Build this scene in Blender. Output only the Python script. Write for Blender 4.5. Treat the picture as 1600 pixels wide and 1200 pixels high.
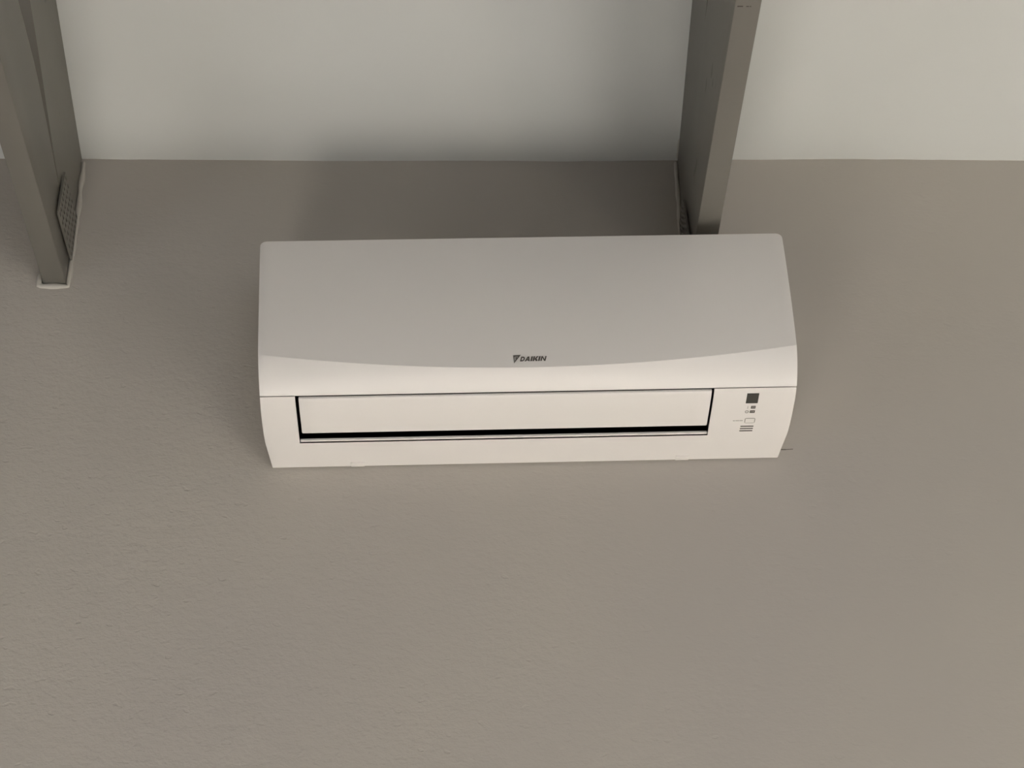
import bpy, bmesh, math, random
from mathutils import Vector, Matrix, noise
random.seed(4)
for o in list(bpy.data.objects):
    bpy.data.objects.remove(o)
SC = bpy.context.scene
COL = SC.collection

# ---------------------------------------------------------------- camera
S = 0.87                       # survey unit -> metres; the eye is 1.5 m above the floor
def W(x, t, z):                # t = distance out from the air conditioner's wall
    return Vector((S * x, -S * t, S * z + 1.5))
cam_d = bpy.data.cameras.new('camera')
cam = bpy.data.objects.new('camera', cam_d); COL.objects.link(cam)
YAW, PITCH, ROLL, F = 0.03366624, 0.55618179, -0.02066032, 3129.39
cam_d.sensor_fit = 'HORIZONTAL'; cam_d.sensor_width = 36.0
cam_d.lens = F / 1600 * 36.0
cam_d.clip_start = 0.05; cam_d.clip_end = 100
fw = Vector((math.sin(YAW) * math.cos(PITCH), math.cos(YAW) * math.cos(PITCH), math.sin(PITCH)))
r0 = Vector((math.cos(YAW), -math.sin(YAW), 0)); u0 = r0.cross(fw)
rr = math.cos(ROLL) * r0 + math.sin(ROLL) * u0
uu = -math.sin(ROLL) * r0 + math.cos(ROLL) * u0
cam.matrix_world = Matrix(((rr.x, uu.x, -fw.x, 0), (rr.y, uu.y, -fw.y, -3 * S), (rr.z, uu.z, -fw.z, 1.5), (0, 0, 0, 1)))
SC.camera = cam

# ---------------------------------------------------------------- world, sun, exposure
world = bpy.data.worlds.new('sky'); SC.world = world; world.use_nodes = True
bg = world.node_tree.nodes['Background']
bg.inputs[0].default_value = (0.90, 0.93, 1.0, 1); bg.inputs[1].default_value = 1.05
sd = bpy.data.lights.new('sun', 'SUN'); sd.energy = 88.0/1.87; sd.angle = 0.02; sd.color = (1.0, 0.98, 0.955)
sun = bpy.data.objects.new('sun', sd); COL.objects.link(sun)
SUN_DIR = Vector((-1.3, 0.0, -1.0))
sun.rotation_euler = SUN_DIR.to_track_quat('-Z', 'Y').to_euler()
SC.view_settings.view_transform = 'Standard'
SC.view_settings.look = 'None'
SC.view_settings.gamma = 1.0
SC.view_settings.exposure = 0.92
SC.view_settings.use_curve_mapping = False

# ---------------------------------------------------------------- materials
def srgb(r, g, b):
    return tuple(((c / 255 + 0.055) / 1.055) ** 2.4 if c > 10 else c / 255 / 12.92 for c in (r, g, b)) + (1,)
def mat(name, col, rough=0.5, spec=0.5):
    m = bpy.data.materials.new(name); m.use_nodes = True
    b = m.node_tree.nodes['Principled BSDF']
    b.inputs['Base Color'].default_value = col
    b.inputs['Roughness'].default_value = rough
    b.inputs['Specular IOR Level'].default_value = spec
    return m
def nodes(m):
    return m.node_tree.nodes, m.node_tree.links, m.node_tree.nodes['Principled BSDF']
def add_noise(m, scale, detail=3, rough=0.5, stretch=(1, 1, 1)):
    n, l, b = nodes(m)
    tc = n.new('ShaderNodeTexCoord'); mp = n.new('ShaderNodeMapping'); tx = n.new('ShaderNodeTexNoise')
    mp.inputs['Scale'].default_value = stretch
    tx.inputs['Scale'].default_value = scale; tx.inputs['Detail'].default_value = detail; tx.inputs['Roughness'].default_value = rough
    l.new(tc.outputs['Object'], mp.inputs[0]); l.new(mp.outputs[0], tx.inputs[0])
    return tx
def ramp(m, src, stops):
    n, l, b = nodes(m)
    r = n.new('ShaderNodeValToRGB'); e = r.color_ramp.elements
    e[0].position, e[0].color = stops[0]; e[1].position, e[1].color = stops[1]
    for p, c in stops[2:]:
        x = e.new(p); x.color = c
    l.new(src, r.inputs[0]); return r
def math_n(m, op, a, b_):
    n, l, b = nodes(m)
    x = n.new('ShaderNodeMath'); x.operation = op
    for i, v in enumerate((a, b_)):
        if isinstance(v, (int, float)): x.inputs[i].default_value = v
        else: l.new(v, x.inputs[i])
    return x.outputs[0]
def bump(m, h, strength, dist):
    n, l, b = nodes(m)
    x = n.new('ShaderNodeBump'); x.inputs['Strength'].default_value = strength; x.inputs['Distance'].default_value = dist
    l.new(h, x.inputs['Height']); l.new(x.outputs[0], b.inputs['Normal'])

WALL_COL = (0.425, 0.392, 0.352)
M = {}
def plaster():
    m = mat('taupe_wall_plaster', (*WALL_COL, 1), 0.85, 0.2)
    n, l, b = nodes(m)
    big = add_noise(m, 1.6, 2)
    w = WALL_COL
    r = ramp(m, big.outputs[0], [(0.35, (w[0] * .97, w[1] * .97, w[2] * .985, 1)), (0.65, (w[0] * 1.03, w[1] * 1.03, w[2] * 1.015, 1))])
    l.new(r.outputs[0], b.inputs['Base Color'])
    fine = add_noise(m, 120, 3, 0.6, (1, 1, 1.5))
    mid = add_noise(m, 42, 3, 0.55, (1, 1, 1.7))
    pit = add_noise(m, 46, 1, 0.4, (1.0, 1, 1.8))
    pr = ramp(m, pit.outputs[0], [(0.675, (0, 0, 0, 1)), (0.74, (1, 1, 1, 1))])
    # the trowelled plaster is coarser low down on the left, smoother towards the right and top
    tc = n.new('ShaderNodeTexCoord'); sx = n.new('ShaderNodeSeparateXYZ'); l.new(tc.outputs['Object'], sx.inputs[0])
    k = math_n(m, 'ADD', math_n(m, 'MULTIPLY', sx.outputs[0], -0.75), math_n(m, 'MULTIPLY', math_n(m, 'SUBTRACT', 3.0, sx.outputs[2]), 0.8))
    k = math_n(m, 'ADD', k, math_n(m, 'MULTIPLY', big.outputs[0], 0.9))
    msk = ramp(m, k, [(0.30, (.22, .22, .22, 1)), (1.0, (1, 1, 1, 1))])
    h = math_n(m, 'ADD', math_n(m, 'MULTIPLY', fine.outputs[0], 0.36), math_n(m, 'MULTIPLY', mid.outputs[0], 0.42))
    h = math_n(m, 'ADD', h, math_n(m, 'MULTIPLY', pr.outputs[0], -0.17))
    h = math_n(m, 'MULTIPLY', h, msk.outputs[0])
    bump(m, h, 0.75, 0.004)
    return m
M['wall'] = plaster()
def ceil_m():
    m = mat('white_ceiling_paint', (0.63, 0.62, 0.585, 1), 0.7, 0.3)
    n, l, b = nodes(m)
    a = add_noise(m, 4, 3)
    r = ramp(m, a.outputs[0], [(0.3, (0.54, 0.54, 0.52, 1)), (0.7, (0.56, 0.56, 0.54, 1))])
    l.new(r.outputs[0], b.inputs['Base Color'])
    f = add_noise(m, 60, 2); bump(m, f.outputs[0], 0.12, 0.002)
    return m
M['ceiling'] = ceil_m()
def floor_m():
    m = mat('pale_floor_tile', (0.55, 0.50, 0.43, 1), 0.4)
    n, l, b = nodes(m)
    tc = n.new('ShaderNodeTexCoord'); br = n.new('ShaderNodeTexBrick')
    br.offset = 0; br.inputs['Scale'].default_value = 1.0
    br.inputs['Brick Width'].default_value = 0.6; br.inputs['Row Height'].default_value = 0.6
    br.inputs['Mortar Size'].default_value = 0.004
    br.inputs['Color1'].default_value = (0.56, 0.54, 0.50, 1); br.inputs['Color2'].default_value = (0.53, 0.51, 0.475, 1)
    br.inputs['Mortar'].default_value = (0.3, 0.28, 0.25, 1)
    l.new(tc.outputs['Object'], br.inputs[0]); l.new(br.outputs[0], b.inputs['Base Color'])
    return m
M['floor'] = floor_m()
def steel():
    m = mat('grey_painted_steel', (0.17, 0.158, 0.138, 1), 0.48, 0.4)
    n, l, b = nodes(m)
    a = add_noise(m, 7, 4, 0.6, (1, .35, 1))
    r = ramp(m, a.outputs[0], [(0.22, (0.140, 0.129, 0.112, 1)), (0.45, (0.155, 0.144, 0.126, 1)), (0.8, (0.164, 0.152, 0.133, 1))])
    s = add_noise(m, 26, 2, 0.5, (1, .5, 1))
    q = ramp(m, s.outputs[0], [(0.27, (0.62, 0.62, 0.62, 1)), (0.31, (1, 1, 1, 1))])
    mx = n.new('ShaderNodeMix'); mx.data_type = 'RGBA'; mx.blend_type = 'MULTIPLY'; mx.inputs[0].default_value = 1
    l.new(r.outputs[0], mx.inputs[6]); l.new(q.outputs[0], mx.inputs[7]); l.new(mx.outputs[2], b.inputs['Base Color'])
    f = add_noise(m, 30, 3, 0.5, (1, 2.5, 1)); bump(m, f.outputs[0], 0.10, 0.002)
    return m
M['steel'] = steel()
def bead():
    m = mat('painted_filler', (0.50, 0.47, 0.42, 1), 0.7, 0.3)
    f = add_noise(m, 120, 3); bump(m, f.outputs[0], 0.4, 0.003)
    return m
M['bead'] = bead()
M['shell'] = mat('white_plastic', (0.755, 0.718, 0.69, 1), 0.42, 0.4)
M['panel'] = mat('white_glossy_plastic', (0.755, 0.718, 0.69, 1), 0.36, 0.4)
M['dark'] = mat('black_duct_plastic', (0.012, 0.011, 0.010, 1), 0.6, 0.3)
M['print'] = mat('grey_print', (0.085, 0.075, 0.063, 1), 0.5, 0.3)
M['faint'] = mat('pale_grey_print', (0.34, 0.32, 0.29, 1), 0.5, 0.3)
M['glass'] = mat('smoked_window_plastic', (0.055, 0.052, 0.045, 1), 0.25, 0.5)
M['line'] = mat('dark_groove_print', (0.09, 0.08, 0.07, 1), 0.6, 0.2)
M['mark'] = mat('pencil_mark', (0.16, 0.145, 0.128, 1), 0.8, 0.1)
M['plain'] = mat('plain_wall_paint', (0.28, 0.27, 0.255, 1), 0.8, 0.2)
M['ground'] = mat('outdoor_ground', (0.35, 0.33, 0.28, 1), 0.9, 0.1)

# ---------------------------------------------------------------- helpers
def link(name, bm, m, parent=None, kind=None, flip=True):
    if flip: bmesh.ops.recalc_face_normals(bm, faces=bm.faces)
    me = bpy.data.meshes.new(name); bm.to_mesh(me); bm.free()
    o = bpy.data.objects.new(name, me); COL.objects.link(o)
    me.materials.append(M[m])
    if parent is not None: o.parent = parent
    if kind: o['kind'] = kind
    return o
def box(bm, lo, hi):
    v = [bm.verts.new((x, y, z)) for x in (lo[0], hi[0]) for y in (lo[1], hi[1]) for z in (lo[2], hi[2])]
    for f in ((0, 1, 3, 2), (4, 6, 7, 5), (0, 4, 5, 1), (2, 3, 7, 6), (0, 2, 6, 4), (1, 5, 7, 3)):
        bm.faces.new([v[i] for i in f])
def prism(bm, poly, x0, x1):
    """poly: (y,z) outline swept along x"""
    a = [bm.verts.new((x0, y, z)) for y, z in poly]; b = [bm.verts.new((x1, y, z)) for y, z in poly]
    n = len(poly)
    bm.faces.new(a); bm.faces.new(b[::-1])
    for i in range(n):
        bm.faces.new((a[i], b[i], b[(i + 1) % n], a[(i + 1) % n]))
def smooth(bm, ang=35):
    bmesh.ops.recalc_face_normals(bm, faces=bm.faces)
    for f in bm.faces: f.smooth = True
    for e in bm.edges:
        if len(e.link_faces) != 2 or e.calc_face_angle(0) > math.radians(ang): e.smooth = False
def bevel_sharp(bm, w, seg=3, ang=50):
    bmesh.ops.recalc_face_normals(bm, faces=bm.faces)
    es = [e for e in bm.edges if len(e.link_faces) == 2 and e.calc_face_angle(0) > math.radians(ang)]
    bmesh.ops.bevel(bm, geom=es, offset=w, segments=seg, profile=0.5, affect='EDGES', clamp_overlap=True)
def lerp_tab(tab, x):
    if x <= tab[0][0]: return tab[0][1]
    for (a, va), (b, vb) in zip(tab, tab[1:]):
        if x <= b: return va + (vb - va) * (x - a) / (b - a)
    return tab[-1][1]

# ---------------------------------------------------------------- room
XL, XR, YF = -2.6, 2.9, -6.2            # inner faces of the side walls and the wall behind the viewer
CZ, CS = 2.3667, 0.262                  # ceiling height at the wall (survey units) and its rise
bm = bmesh.new(); box(bm, (XL - .2, 0, 0), (XR + .2, 0.2, 4.2)); link('wall_back', bm, 'wall', kind='structure')
# the sloping ceiling, its lower edge a little wavy where it was filled against the wall
bm = bmesh.new()
xs = [XL - .2 + i * (XR - XL + .4) / 320 for i in range(321)]
wob = [(-0.70, .0022), (-.45, -.001), (-.2, -.0030), (.18, -.0040), (.42, -.001), (.55, .0004), (.75, .0022), (1.09, -.0004)]
def edge_z(x):
    return S * CZ + 1.5 + S * lerp_tab(wob, x / S) * 0.9 + 0.0016 * noise.noise(Vector((x * 6, 1.3, 0))) + 0.0009 * noise.noise(Vector((x * 25, 4, 0)))
rows = []
for t, f in ((-.02, 1), (.0, 1), (.03, .5), (.12, 0), (6.3, 0)):
    rows.append([bm.verts.new((x, -t, (1 - f) * (S * CZ + 1.5) + f * edge_z(x) + CS * max(t, 0))) for x in xs])
for a, b in zip(rows, rows[1:]):
    for i in range(len(xs) - 1): bm.faces.new((a[i], a[i + 1], b[i + 1], b[i]))
for f in bm.faces: f.smooth = True
geo = bmesh.ops.extrude_face_region(bm, geom=list(bm.faces))
bmesh.ops.translate(bm, verts=[g for g in geo['geom'] if isinstance(g, bmesh.types.BMVert)], vec=(0, 0, .12))
link('ceiling', bm, 'ceiling', kind='structure')
bm = bmesh.new(); box(bm, (XL - .2, YF - .2, -.15), (XR + .2, .2, 0)); link('floor', bm, 'floor', kind='structure')
# a wall is a grid of blocks left open where unseen windows are added for light; (a0, a1, z0, z1) per opening
def pierced(name, a_lo, a_hi, top_fn, openings, place):
    A = sorted({a_lo, a_hi, *[q for o in openings for q in o[:2]]})
    bm = bmesh.new()
    for a0, a1 in zip(A, A[1:]):
        zs = sorted([(o[2], o[3]) for o in openings if o[0] < a1 - 1e-6 and o[1] > a0 + 1e-6])
        z = 0
        for z0, z1 in zs:
            if z0 > z + 1e-6: place(bm, a0, a1, z, z, z0, z0)
            z = z1
        place(bm, a0, a1, z, z, top_fn(a0), top_fn(a1))
    link(name, bm, 'plain', kind='structure')
def place_right(bm, a0, a1, zb0, zb1, zt0, zt1):
    prism(bm, [(a0, zb0), (a1, zb1), (a1, zt1), (a0, zt0)], XR, XR + .04)
def place_left(bm, a0, a1, zb0, zb1, zt0, zt1):
    prism(bm, [(a0, zb0), (a1, zb1), (a1, zt1), (a0, zt0)], XL - .04, XL)
def place_front(bm, a0, a1, zb0, zb1, zt0, zt1):
    box(bm, (a0, YF - .04, zb0), (a1, YF, zt0))
slope = lambda y: 3.65 - CS * y
RIGHT_OPEN = [(-2.4, -1.2, .10, 1.18), (-2.7, -1.0, 2.62, 3.30), (-.95, -.2, 1.60, 2.10)]  # added openings, placed to drop sun patches on chosen parts of the floor
LEFT_OPEN = [(-2.4, -.7, .5, 2.1)]  # added out of view, sized to lift the light on the left
FRONT_OPEN = [(.5, 2.6, .3, 2.9)]  # added behind the viewer to give frontal light on the unit
pierced('wall_right', YF, 0, slope, RIGHT_OPEN, place_right)
pierced('wall_left', YF, 0, slope, LEFT_OPEN, place_left)
pierced('wall_front', XL, XR, lambda x: 5.3, FRONT_OPEN, place_front)
# plain frames round the openings added to shape the daylight, all out of view
nw = 0
def added_window_frame(fn, o):
    global nw; nw += 1
    a0, a1, z0, z1 = o; t = .03
    bm = bmesh.new()
    for q in ((a0, a1, z0, z0 + t), (a0, a1, z1 - t, z1), (a0, a0 + t, z0 + t, z1 - t), (a1 - t, a1, z0 + t, z1 - t)):
        fn(bm, q[0], q[1], q[2], q[2], q[3], q[3])
    link('window_%d' % nw, bm, 'ceiling', kind='structure')
for o in RIGHT_OPEN: added_window_frame(place_right, o)
for o in LEFT_OPEN: added_window_frame(place_left, o)
for o in FRONT_OPEN: added_window_frame(place_front, o)
bm = bmesh.new(); box(bm, (XR + .2, -12, -.3), (XR + 14, 6, -.15)); link('ground', bm, 'ground', kind='structure')

# ---------------------------------------------------------------- roof beams
def roof_beam(x0, wdt, zb, label, tie_top, raf_low, fused, bracket):
    # x0 is the face that shows, wdt the signed width behind it
    base = W(x0 + wdt / 2, 0, zb)
    root = bpy.data.objects.new('roof_beam', None); COL.objects.link(root); root.location = base
    root['label'] = label; root['category'] = 'beam'; root['group'] = 'steel beams under the ceiling'
    def P(t, z):
        p = W(0, t, z); return (p.y - base.y, p.z - base.z)
    hw = abs(wdt) / 2 * S
    sgn = 1 if wdt < 0 else -1                              # which side carries the bracket (towards the other beam)
    T = 6.1 / S
    # horizontal tie: closed tube with a slightly bowed top; the rafter above it opens away from it
    poly = [P(t, z) for t, z in tie_top + [(T, tie_top[-1][1])]] + [P(T, zb), P(0, zb)]
    bm = bmesh.new(); prism(bm, poly, -hw, hw)
    bmesh.ops.recalc_face_normals(bm, faces=bm.faces)
    es = [e for e in bm.edges if e.calc_face_angle(0) > math.radians(50) and (not fused or all(v.co.z < .01 for v in e.verts))]
    bmesh.ops.bevel(bm, geom=es, offset=.0022, segments=2, profile=.5, affect='EDGES', clamp_overlap=True); smooth(bm, 40)
    link('tie_tube', bm, 'steel', root)
    # sloping rafter above it, following the ceiling
    def zc(t): return CZ + CS * t
    low = raf_low + [(T, raf_low[-1][1] + (T - raf_low[-1][0]) * .27)]
    poly = [P(t, z) for t, z in low] + [P(T, zc(T) + .004), P(0, CZ + .004)]
    hr = hw if fused else hw + .0006
    bm = bmesh.new(); prism(bm, poly, -hr, hr); smooth(bm, 20)
    link('rafter_tube', bm, 'steel', root)
    # perforated plate on the face, against the wall
    ptop, pbot, pz0, py1, pz1, th = bracket
    xs_ = sgn * (hw + .0006)
    nt, nz = 6, 8
    bm = bmesh.new()
    def G(i, j):
        z = pz0 + (pz1 - pz0) * j / nz; tf = pbot + (ptop - pbot) * j / nz
        return P(tf + (py1 - tf) * i / nt, z)
    for i in range(nt):
        for j in range(nz):
            a, b = G(i, j); gy, gz = G(i + 1, j)[0] - a, G(i, j + 1)[1] - b
            o = [G(i, j), G(i + 1, j), G(i + 1, j + 1), G(i, j + 1)]
            k = .27
            cx_ = sum(q[0] for q in o) / 4; cz_ = sum(q[1] for q in o) / 4
            inn = [(cx_ + (q[0] - cx_) * (1 - 2 * k), cz_ + (q[1] - cz_) * (1 - 2 * k)) for q in o]
            vo = [bm.verts.new((0, *q)) for q in o]; vi = [bm.verts.new((0, *q)) for q in inn]
            for q in range(4): bm.faces.new((vo[q], vo[(q + 1) % 4], vi[(q + 1) % 4], vi[q]))
    bmesh.ops.remove_doubles(bm, verts=bm.verts, dist=1e-5)
    g = bmesh.ops.extrude_face_region(bm, geom=list(bm.faces))
    bmesh.ops.translate(bm, verts=[v for v in g['geom'] if isinstance(v, bmesh.types.BMVert)], vec=(sgn * .003, 0, 0))
    # stands off the face a little
    for v in bm.verts:
        v.co.x += xs_ + sgn * th
    link('perforated_plate', bm, 'steel', root)
    return root
roof_beam(-.7022, -.0419, 2.0815, 'grey steel roof beam at the left, dark gap opening above its lower tube',
          [(0, 2.18), (.10, 2.185), (.2, 2.205), (.30, 2.226), (.37, 2.239), (.42, 2.2445), (.5, 2.248), (1.0, 2.250)],
          [(0, 2.165), (.12, 2.188), (.2, 2.207), (.32, 2.247), (.375, 2.267), (.44, 2.287), (.50, 2.305), (1.2, 2.52)],
          False, (.144, .1535, 2.1275, .010, 2.225, .003))
Q = [(0, 2.165), (.2, 2.205), (.32, 2.25), (.42, 2.292), (.452, 2.3045)]
roof_beam(.4247, .0404, 2.0786, 'grey steel roof beam ending just above the air conditioner',
          Q + [(.51, 2.3050), (1.0, 2.3060)], Q + [(.48, 2.3085), (.51, 2.3140), (.56, 2.328), (1.2, 2.535)],
          True, (.079, .118, 2.095, .010, 2.212, .003))
# filler beads where the beams go into the wall
# a scraped mark under the right beam
RB = [o for o in bpy.data.objects if o.name.startswith('roof_beam')][-1]
bm = bmesh.new()
for x0, x1, t0, t1 in ((.429, .4375, .7370, .7392), (.4425, .4465, .7372, .7388), (.4475, .4500, .7375, .7386)):
    a = W(x0, t0, 2.0786) - RB.location; b = W(x1, t1, 2.0786) - RB.location
    box(bm, (a.x, min(a.y, b.y), -.0004), (b.x, max(a.y, b.y), .0004))
link('scrape_mark', bm, 'line', RB)
def bead(name, pts, r, seed):
    bm = bmesh.new(); ring0 = None; n = 7
    path = []
    for (a, b) in zip(pts, pts[1:]):
        L = (b - a).length; k = max(2, int(L / .004))
        path += [a.lerp(b, i / k) for i in range(k)]
    path.append(pts[-1])
    for i, p in enumerate(path):
        d = (path[min(i + 1, len(path) - 1)] - path[max(i - 1, 0)]).normalized()
        side = d.cross(Vector((0, 1, 0))).normalized()
        q = p + side * .0012 * noise.noise(Vector((i * .11, seed, 0)))
        rad = r * (1 + .6 * noise.noise(Vector((i * .16, seed + 3, 1))))
        if i in (0, len(path) - 1): rad *= .3
        ring = [bm.verts.new(q + side * math.cos(a) * rad + Vector((0, -1, 0)) * math.sin(a) * rad * .8)
                for a in [math.pi * 2 * j / n for j in range(n)]]
        if ring0:
            for j in range(n): bm.faces.new((ring0[j], ring0[(j + 1) % n], ring[(j + 1) % n], ring[j]))
        else: bm.faces.new(ring)
        ring0 = ring
    bm.faces.new(ring0[::-1])
    for f in bm.faces: f.smooth = True
    return link(name, bm, 'bead', kind='structure')
bead('trim_1', [W(-.6970, .001, 2.362), W(-.6970, .001, 2.30), W(-.6965, .001, 2.19), W(-.6985, .001, 2.076), W(-.744, .001, 2.0765), W(-.751, .001, 2.0775), W(-.751, .001, 2.105)], .0044, 1)
bead('trim_2', [W(.4205, .001, 2.362), W(.4205, .001, 2.29), W(.4190, .001, 2.19), W(.4200, .001, 2.074), W(.468, .001, 2.073)], .0040, 7)
bead('trim_3', [W(.4235, .004, 2.366), W(.4235, .08, 2.389), W(.4235, .16, 2.411)], .0016, 9)

# ---------------------------------------------------------------- air conditioner
AC = bpy.data.objects.new('air_conditioner', None); COL.objects.link(AC)
AC.location = (0.10693, 0, 2.98221); AC.rotation_euler = (0, -math.radians(1.0687), 0)
AC['label'] = 'white split air conditioner mounted high on the taupe wall, louver closed'; AC['category'] = 'air conditioner'
# local frame: x along the wall, -y out of the wall (d), z up (w)
HW = [(0.0, .3790), (.004, .3815), (.015, .3832), (.05, .3842), (.20, .3880), (.286, .3905)]
DW = [(0, .3787), (.035, .3808), (.07, .3838), (.10, .3847), (.15, .3843), (.183, .3832)]      # half width along the underside
TOPW, CRN = .2865, .010
def half(w, d=1.0, panel=True):
    h = lerp_tab(HW, w)
    if w < .0149: h = lerp_tab(DW, d)
    if w > TOPW - CRN:
        k = min(1, (w - (TOPW - CRN)) / CRN); h -= CRN * (1 - math.sqrt(max(0, 1 - k * k)))
    return h
# lower shell profile, from the seam round to the wall
UNDER = [(.1824, .0138), (.172, .0110), (.155, .0087), (.135, .0066), (.115, .0048), (.095, .0030), (.079, .0016), (.0728, .0012), (.055, .0007), (.030, .0003), (.004, 0.0), (.002, .002)]
UT = sorted(UNDER)
def under_w(d): return lerp_tab(UT, d)

# casing
U0, U1 = -.3335, .2650                     # the outlet opening
us = [-1, -.93, U0 / .383, -.55, -.25, 0, .25, .45, U1 / .383, .85, .93, 1]
prof = UNDER[::-1][0:] + [(.1795, .0168), (.196, .045), (.190, .12), (.168, .282), (.160, .2842), (.004, .2842)]
bm = bmesh.new(); grid = []
for d, w in prof:
    h = half(w, d); h = min(h, .3885 - (.0015 if w > .02 else 0))
    row = []
    for k, s in enumerate(us):
        x = s * h
        if k == 2: x = U0
        if k == 8: x = U1
        row.append(bm.verts.new((x, -d, w)))
    grid.append(row)
hole0 = next(i for i, p in enumerate(prof) if p == (.0728, .0012)); hole1 = next(i for i, p in enumerate(prof) if p == (.1824, .0138))
n = len(prof)
for i in range(n):
    j = (i + 1) % n
    for k in range(len(us) - 1):
        if hole0 <= i < hole1 and 2 <= k < 8: continue
        if i == hole1 and 2 <= k < 8: continue
        bm.faces.new((grid[i][k], grid[i][k + 1], grid[j][k + 1], grid[j][k]))
bm.faces.new([g[0] for g in grid]); bm.faces.new([g[-1] for g in grid][::-1])
# wall thickness round the opening
for k, kk in ((2, 0), (8, 1)):
    up = [bm.verts.new((grid[i][k].co.x, grid[i][k].co.y, grid[i][k].co.z + .003)) for i in range(hole0, hole1 + 1)]
    for a in range(hole1 - hole0): bm.faces.new((grid[hole0 + a][k], grid[hole0 + a + 1][k], up[a + 1], up[a]))
bmesh.ops.recalc_face_normals(bm, faces=bm.faces)
es = [e for e in bm.edges if len(e.link_faces) == 2 and e.calc_face_angle(0) > math.radians(60) and all(abs(v.co.x) > .36 for v in e.verts)]
bmesh.ops.bevel(bm, geom=es, offset=.0016, segments=2, profile=.5, affect='EDGES', clamp_overlap=True)
smooth(bm, 32)
link('casing', bm, 'shell', AC)

# dark duct behind the louver
bm = bmesh.new()
y0, y1 = -.0728, -.1815
o = [(U0 - .002, y0 + .002, .004), (U1 + .002, y0 + .002, .004), (U1 + .002, y1 + .004, .0155), (U0 - .002, y1 + .004, .0155)]
i_ = [(U0 - .002, y0 + .002, .06), (U1 + .002, y0 + .002, .06), (U1 + .002, y1 + .012, .06), (U0 - .002, y1 + .012, .06)]
vo = [bm.verts.new(p) for p in o]; vi = [bm.verts.new(p) for p in i_]
for q in range(4): bm.faces.new((vo[q], vo[(q + 1) % 4], vi[(q + 1) % 4], vi[q]))
bm.faces.new(vi)
g = bmesh.ops.solidify(bm, geom=list(bm.faces), thickness=-.001)
link('air_duct', bm, 'dark', AC)

# louver flap
def strip(name, m, ua, ub, dlist, off, th, bev=.001, rnd=0, parent=AC):
    bm = bmesh.new(); nu = 24; top = []; bot = []
    for d in dlist:
        w = under_w(d) + off
        ra, rb = [], []
        for k in range(nu + 1):
            x = ua + (ub - ua) * k / nu
            ra.append(bm.verts.new((x, -d, w))); rb.append(bm.verts.new((x, -d, w + th)))
        top.append(ra); bot.append(rb)
    R = len(dlist) - 1
    for i in range(R):
        for k in range(nu):
            bm.faces.new((top[i][k], top[i][k + 1], top[i + 1][k + 1], top[i + 1][k]))
            bm.faces.new((bot[i][k], bot[i + 1][k], bot[i + 1][k + 1], bot[i][k + 1]))
        bm.faces.new((top[i][0], top[i + 1][0], bot[i + 1][0], bot[i][0]))
        bm.faces.new((top[i][nu], bot[i][nu], bot[i + 1][nu], top[i + 1][nu]))
    for k in range(nu):
        bm.faces.new((top[0][k], bot[0][k], bot[0][k + 1], top[0][k + 1]))
        bm.faces.new((top[R][k], top[R][k + 1], bot[R][k + 1], bot[R][k]))
    if rnd:
        bmesh.ops.recalc_face_normals(bm, faces=bm.faces)
        es = [e for e in bm.edges if all(v.co.y > -dlist[0] - 1e-5 for v in e.verts) and abs(e.verts[0].co.x - e.verts[1].co.x) < 1e-6]
        bmesh.ops.bevel(bm, geom=es, offset=rnd, segments=3, profile=.5, affect='EDGES')
    if bev: bevel_sharp(bm, bev, 2)
    smooth(bm, 32)
    return link(name, bm, m, parent)
strip('louver_flap', 'panel', U0 + .0048, U1 - .0036, [.0975, .102, .115, .135, .155, .172, .1782], -.0002, .004, .0008, .002)
strip('outlet_lip', 'shell', U0 + .0012, U1 - .0012, [.0748, .0785], .0006, .0035, .0005)

# front panel: flat sloping face, a long shallow crease, and the band that turns under to the seam
P_TOP, P_CR, P_SEAM = (.182, TOPW), (.2125, .0368), (.1832, .0148)
def face_d(w):
    q = min(1, max(0, (TOPW - w) / (TOPW - P_CR[1])))
    return P_TOP[0] + (P_CR[0] - P_TOP[0]) * (1 - (1 - q) ** 1.9)
def column(s):                    # s in -1..1
    wc = P_CR[1] + .030 * s * s
    dc = face_d(wc)
    a0 = math.radians(34 - 22 * s * s); a1 = math.radians(66 - 16 * s * s)     # tilt of the face normal below level
    P0 = Vector((dc, wc)); P2 = Vector(P_SEAM)
    t0 = Vector((-math.sin(a0), -math.cos(a0))); t1 = Vector((-math.sin(a1), -math.cos(a1)))
    det = t0.x * -t1.y + t1.x * t0.y
    D = P2 - P0
    det = t0.x * t1.y - t0.y * t1.x
    k = (D.x * t1.y - D.y * t1.x) / det
    k = max(.2 * D.length, min(.8 * D.length, k))
    C = P0 + t0 * k
    pts = []
    nf = 10
    wtop = [TOPW, TOPW - .0006, TOPW - .002, TOPW - .0045, TOPW - .0075, TOPW - .012]
    for w in wtop: pts.append(Vector((face_d(w), w)))
    for i in range(1, nf + 1):
        w = (TOPW - .012) + (wc - TOPW + .012) * i / nf
        pts.append(Vector((face_d(w), w)))
    ci = len(pts) - 1
    for i in range(1, 11):
        t = i / 10
        pts.append(P0 * (1 - t) ** 2 + C * 2 * t * (1 - t) + P2 * t * t)
    return pts, ci
NU = 64
bm = bmesh.new(); F_ = []; B_ = []
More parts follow.
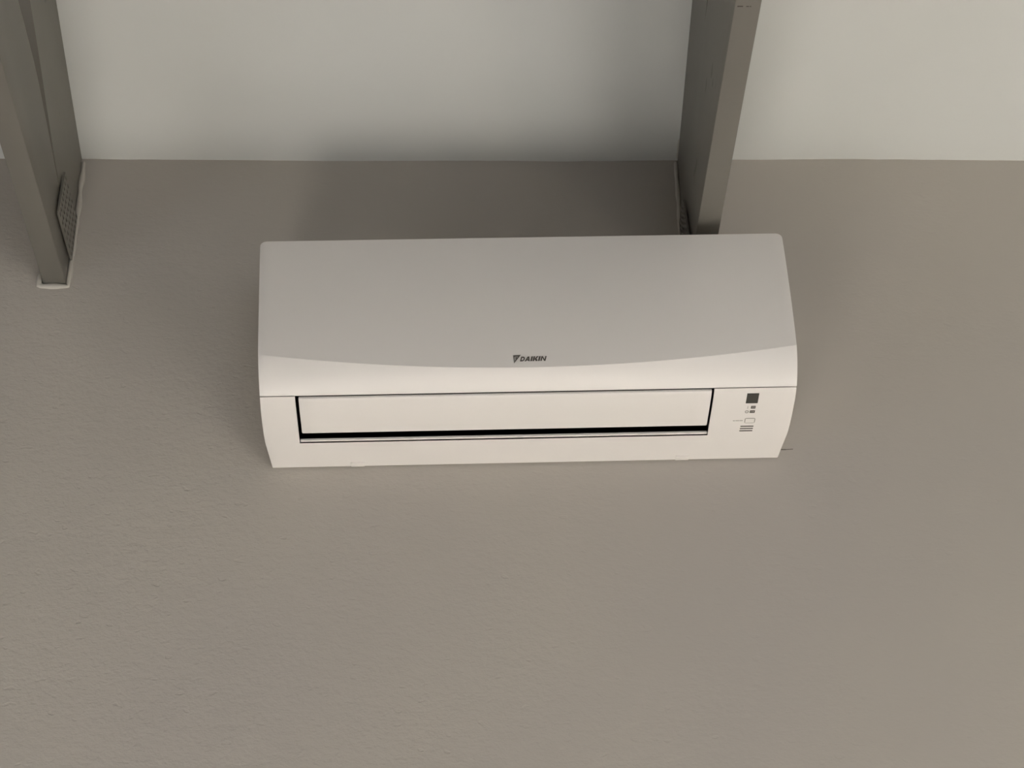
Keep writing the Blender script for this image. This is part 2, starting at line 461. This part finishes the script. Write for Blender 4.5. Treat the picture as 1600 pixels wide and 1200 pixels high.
for k in range(NU + 1):
    s = -1 + 2 * k / NU
    pts, ci = column(s)
    f, b = [], []
    for i, p in enumerate(pts):
        q = pts[min(i + 1, len(pts) - 1)] - pts[max(i - 1, 0)]
        nrm = Vector((-q.y, q.x)).normalized()
        if nrm.x < 0: nrm = -nrm
        th = .010 if i < len(pts) - 3 else (.0045 if i < len(pts) - 1 else .003)
        f.append(bm.verts.new((s * half(p.y), -p.x, p.y)))
        bp = p - nrm * th
        if i <= 5: bp = Vector((p.x - .010, p.y))
        b.append(bm.verts.new((s * (half(p.y)), -bp.x, max(bp.y, p.y if i <= ci else bp.y))))
    F_.append(f); B_.append(b)
nr = len(F_[0])
crease = []
for k in range(NU):
    for i in range(nr - 1):
        bm.faces.new((F_[k][i], F_[k + 1][i], F_[k + 1][i + 1], F_[k][i + 1]))
        bm.faces.new((B_[k][i], B_[k][i + 1], B_[k + 1][i + 1], B_[k + 1][i]))
    for i in (0, nr - 1):
        bm.faces.new((F_[k][i], B_[k][i], B_[k + 1][i], F_[k + 1][i]))
for k in (0, NU):
    for i in range(nr - 1):
        bm.faces.new((F_[k][i], F_[k][i + 1], B_[k][i + 1], B_[k][i]))
bmesh.ops.recalc_face_normals(bm, faces=bm.faces)
lay = bm.edges.layers.int.new('crease_line')
for k in range(NU):
    e = bm.edges.get((F_[k][ci], F_[k + 1][ci])); e[lay] = 1
es = [e for e in bm.edges if len(e.link_faces) == 2 and e.calc_face_angle(0) > math.radians(55)]
bmesh.ops.bevel(bm, geom=es, offset=.0014, segments=2, profile=.5, affect='EDGES', clamp_overlap=True)
smooth(bm, 40)
for e in bm.edges:
    if e[lay]: e.smooth = False
link('front_panel', bm, 'panel', AC)

# ---- printing and small fittings on the shell, laid on its surface
def under_pt(u, d, off=.0005):
    return Vector((u, -d, under_w(d) - off))
def face_pt(u, w, off=.0004):
    return Vector((u, -face_d(w) - off, w))
def raised(name, polys, m, fn, th, parent=AC, label=None):
    bm = bmesh.new()
    for poly in polys:
        a = [bm.verts.new(fn(p[0], p[1], th)) for p in poly]; b = [bm.verts.new(fn(p[0], p[1], -.0002)) for p in poly]
        bm.faces.new(a); bm.faces.new(b[::-1])
        for i in range(len(poly)): bm.faces.new((a[i], b[i], b[(i + 1) % len(poly)], a[(i + 1) % len(poly)]))
    o = link(name, bm, m, parent)
    if label: o['label'] = label
    return o
def rect(u0, u1, v0, v1): return [(u0, v0), (u1, v0), (u1, v1), (u0, v1)]
def ring(u0, u1, v0, v1, tu, tv):
    return [rect(u0, u1, v0, v0 + tv), rect(u0, u1, v1 - tv, v1), rect(u0, u0 + tu, v0 + tv, v1 - tv), rect(u1 - tu, u1, v0 + tv, v1 - tv)]
raised('display_window', [rect(.3128, .3301, .1503, .1725)], 'glass', under_pt, .0005, label='small dark square display window')
for u0, u1, v0, v1 in ((.3216, .3283, .1374, .1434), (.3211, .3284, .1268, .1328)):
    o = raised('indicator_symbol', ring(u0, u1, v0, v1, .0017, .0019) + [rect(u0 + .0026, u0 + .0040, v0 + .0020, v1 - .0020)], 'print', under_pt, .00035)
raised('indicator_symbol', [rect(.3166, .3174, .1370, .1432)], 'faint', under_pt, .0003)
def disc_ring(cu, cv, ru, rv, k, n=20):
    return [[(cu + ru * math.cos(a), cv + rv * math.sin(a)), (cu + ru * math.cos(b), cv + rv * math.sin(b)),
             (cu + ru * k * math.cos(b), cv + rv * k * math.sin(b)), (cu + ru * k * math.cos(a), cv + rv * k * math.sin(a))]
            for a, b in ((2 * math.pi * i / n, 2 * math.pi * (i + 1) / n) for i in range(n))]
raised('indicator_symbol', disc_ring(.3168, .1297, .0030, .0034, .55), 'faint', under_pt, .0003)
# press button: a rounded outline
def round_ring(u0, u1, v0, v1, r, t):
    out = []
    def corner_pts(m):
        pts = []
        for cx, cy, a0 in ((u1 - r, v1 - r, 0), (u0 + r, v1 - r, 90), (u0 + r, v0 + r, 180), (u1 - r, v0 + r, 270)):
            for i in range(5):
                a = math.radians(a0 + i * 22.5); pts.append((cx + (r - m) * math.cos(a), cy + (r - m) * math.sin(a)))
        return pts
    A, B = corner_pts(0), corner_pts(t)
    return [[A[i], A[(i + 1) % 20], B[(i + 1) % 20], B[i]] for i in range(20)]
bt = raised('button', [rect(.3172, .3300, .1030, .1130)], 'shell', under_pt, .0005)
raised('button_outline', round_ring(.3158, .3314, .1018, .1142, .0030, .0013), 'faint', under_pt, .0004, bt)
# a line of tiny lettering beside the button (too small to read): broken dashes
raised('printed_text', [rect(.2989 + i * .0021, .2989 + i * .0021 + (.0016, .0012, .0017)[i % 3], .1072, .1090) for i in range(7)], 'faint', under_pt, .0003)
for k, v in enumerate((.0930, .0874, .0818)):
    raised('slot_line', [rect(.3114 - .0002 * k, .3306 - .0002 * k, v - .0002, v + .0020)], 'line', under_pt, .0004)
# maker's mark
def ltr(x, wd, strokes):
    out = []
    for poly in strokes:
        out.append([(x + wd * p[0] + .0020 * (p[1] - .5) - .0001, .0472 + .0078 * p[1] + (x + wd * p[0]) * .01) for p in poly])
    return out
I_ = [[(-.08, 0), (1.08, 0), (1.08, 1), (-.08, 1)]]
A_ = [[(0, 0), (.27, 0), (.66, 1), (.40, 1)], [(.73, 0), (1, 0), (.70, 1), (.44, 1)], [(.22, .18), (.82, .18), (.80, .40), (.28, .40)]]
K_ = [[(-.02, 0), (.31, 0), (.31, 1), (-.02, 1)], [(.27, .36), (.64, 1), (1.02, 1), (.46, .36), (.27, .28)], [(.40, .62), (.66, .62), (1.02, 0), (.64, 0), (.33, .50)]]
N_ = [[(0, 0), (.25, 0), (.25, 1), (0, 1)], [(.75, 0), (1, 0), (1, 1), (.75, 1)], [(.25, 1), (.05, 1), (.72, 0), (.95, 0)]]
def D_():
    o = [[(0, 0), (.27, 0), (.27, 1), (0, 1)]]
    n = 8
    for i in range(n):
        a, b = -90 + 180 * i / n, -90 + 180 * (i + 1) / n
        a, b = math.radians(a), math.radians(b)
        f = lambda t, k: (.45 + .55 * k * math.cos(t) if k == 1 else .45 + .28 * math.cos(t), .5 + (.5 if k == 1 else .27) * math.sin(t))
        o.append([f(a, 1), f(b, 1), f(b, 0), f(a, 0)])
    o += [[(.27, 0), (.45, 0), (.45, .23), (.27, .23)], [(.27, .77), (.45, .77), (.45, 1), (.27, 1)]]
    return o
word = ltr(-.0122, .0060, D_()) + ltr(-.0056, .0072, A_) + ltr(.0026, .0020, I_) + ltr(.0057, .0069, K_) + ltr(.0136, .0020, I_) + ltr(.0168, .0073, N_)
raised('maker_name', word, 'print', face_pt, .0004)
# emblem: a dark triangle split by two pale cuts
raised('maker_emblem', [[(-.0226, 0.0573), (-.0118, 0.0580), (-.0140, 0.0555), (-.0204, 0.0551)],
                        [(-.0226, 0.0571), (-.0207, 0.0551), (-.0210, 0.0496), (-.0218, 0.0440)],
                        [(-.0118, 0.0580), (-.0218, 0.0440), (-.0208, 0.0485), (-.0148, 0.0564)],
                        [(-.0196, 0.0543), (-.0168, 0.0544), (-.0198, 0.0503)]], 'print', face_pt, .0004)
# release tabs at the lower edge
for u in (-.2515, .2333):
    bm = bmesh.new(); box(bm, (u - .0100, -.0150, -.0012), (u + .0100, -.0040, .0010)); bevel_sharp(bm, .0004, 2); smooth(bm)
    link('release_tab', bm, 'shell', AC)

# ---------------------------------------------------------------- marks on the wall
bm = bmesh.new()
def wall_mark(pts, wd):
    for (x0, z0), (x1, z1) in zip(pts, pts[1:]):
        dx, dz = x1 - x0, z1 - z0; L = math.hypot(dx, dz); nx, nz = -dz / L * wd / 2, dx / L * wd / 2
        q = [(x0 + nx, z0 + nz), (x1 + nx, z1 + nz), (x1 - nx, z1 - nz), (x0 - nx, z0 - nz)]
        a = [bm.verts.new((x, -.0006, z)) for x, z in q]; b = [bm.verts.new((x, .0005, z)) for x, z in q]
        bm.faces.new(a); bm.faces.new(b[::-1])
        for i in range(4): bm.faces.new((a[i], b[i], b[(i + 1) % 4], a[(i + 1) % 4]))
wall_mark([(0.4899, 3.0053), (0.4996, 3.0053)], .0016); wall_mark([(0.4996, 3.0053), (0.5104, 3.0059)], .0009)
o = link('pencil_line', bm, 'mark'); o['label'] = 'short dark installation line on the wall at the lower right of the air conditioner'; o['category'] = 'wall mark'
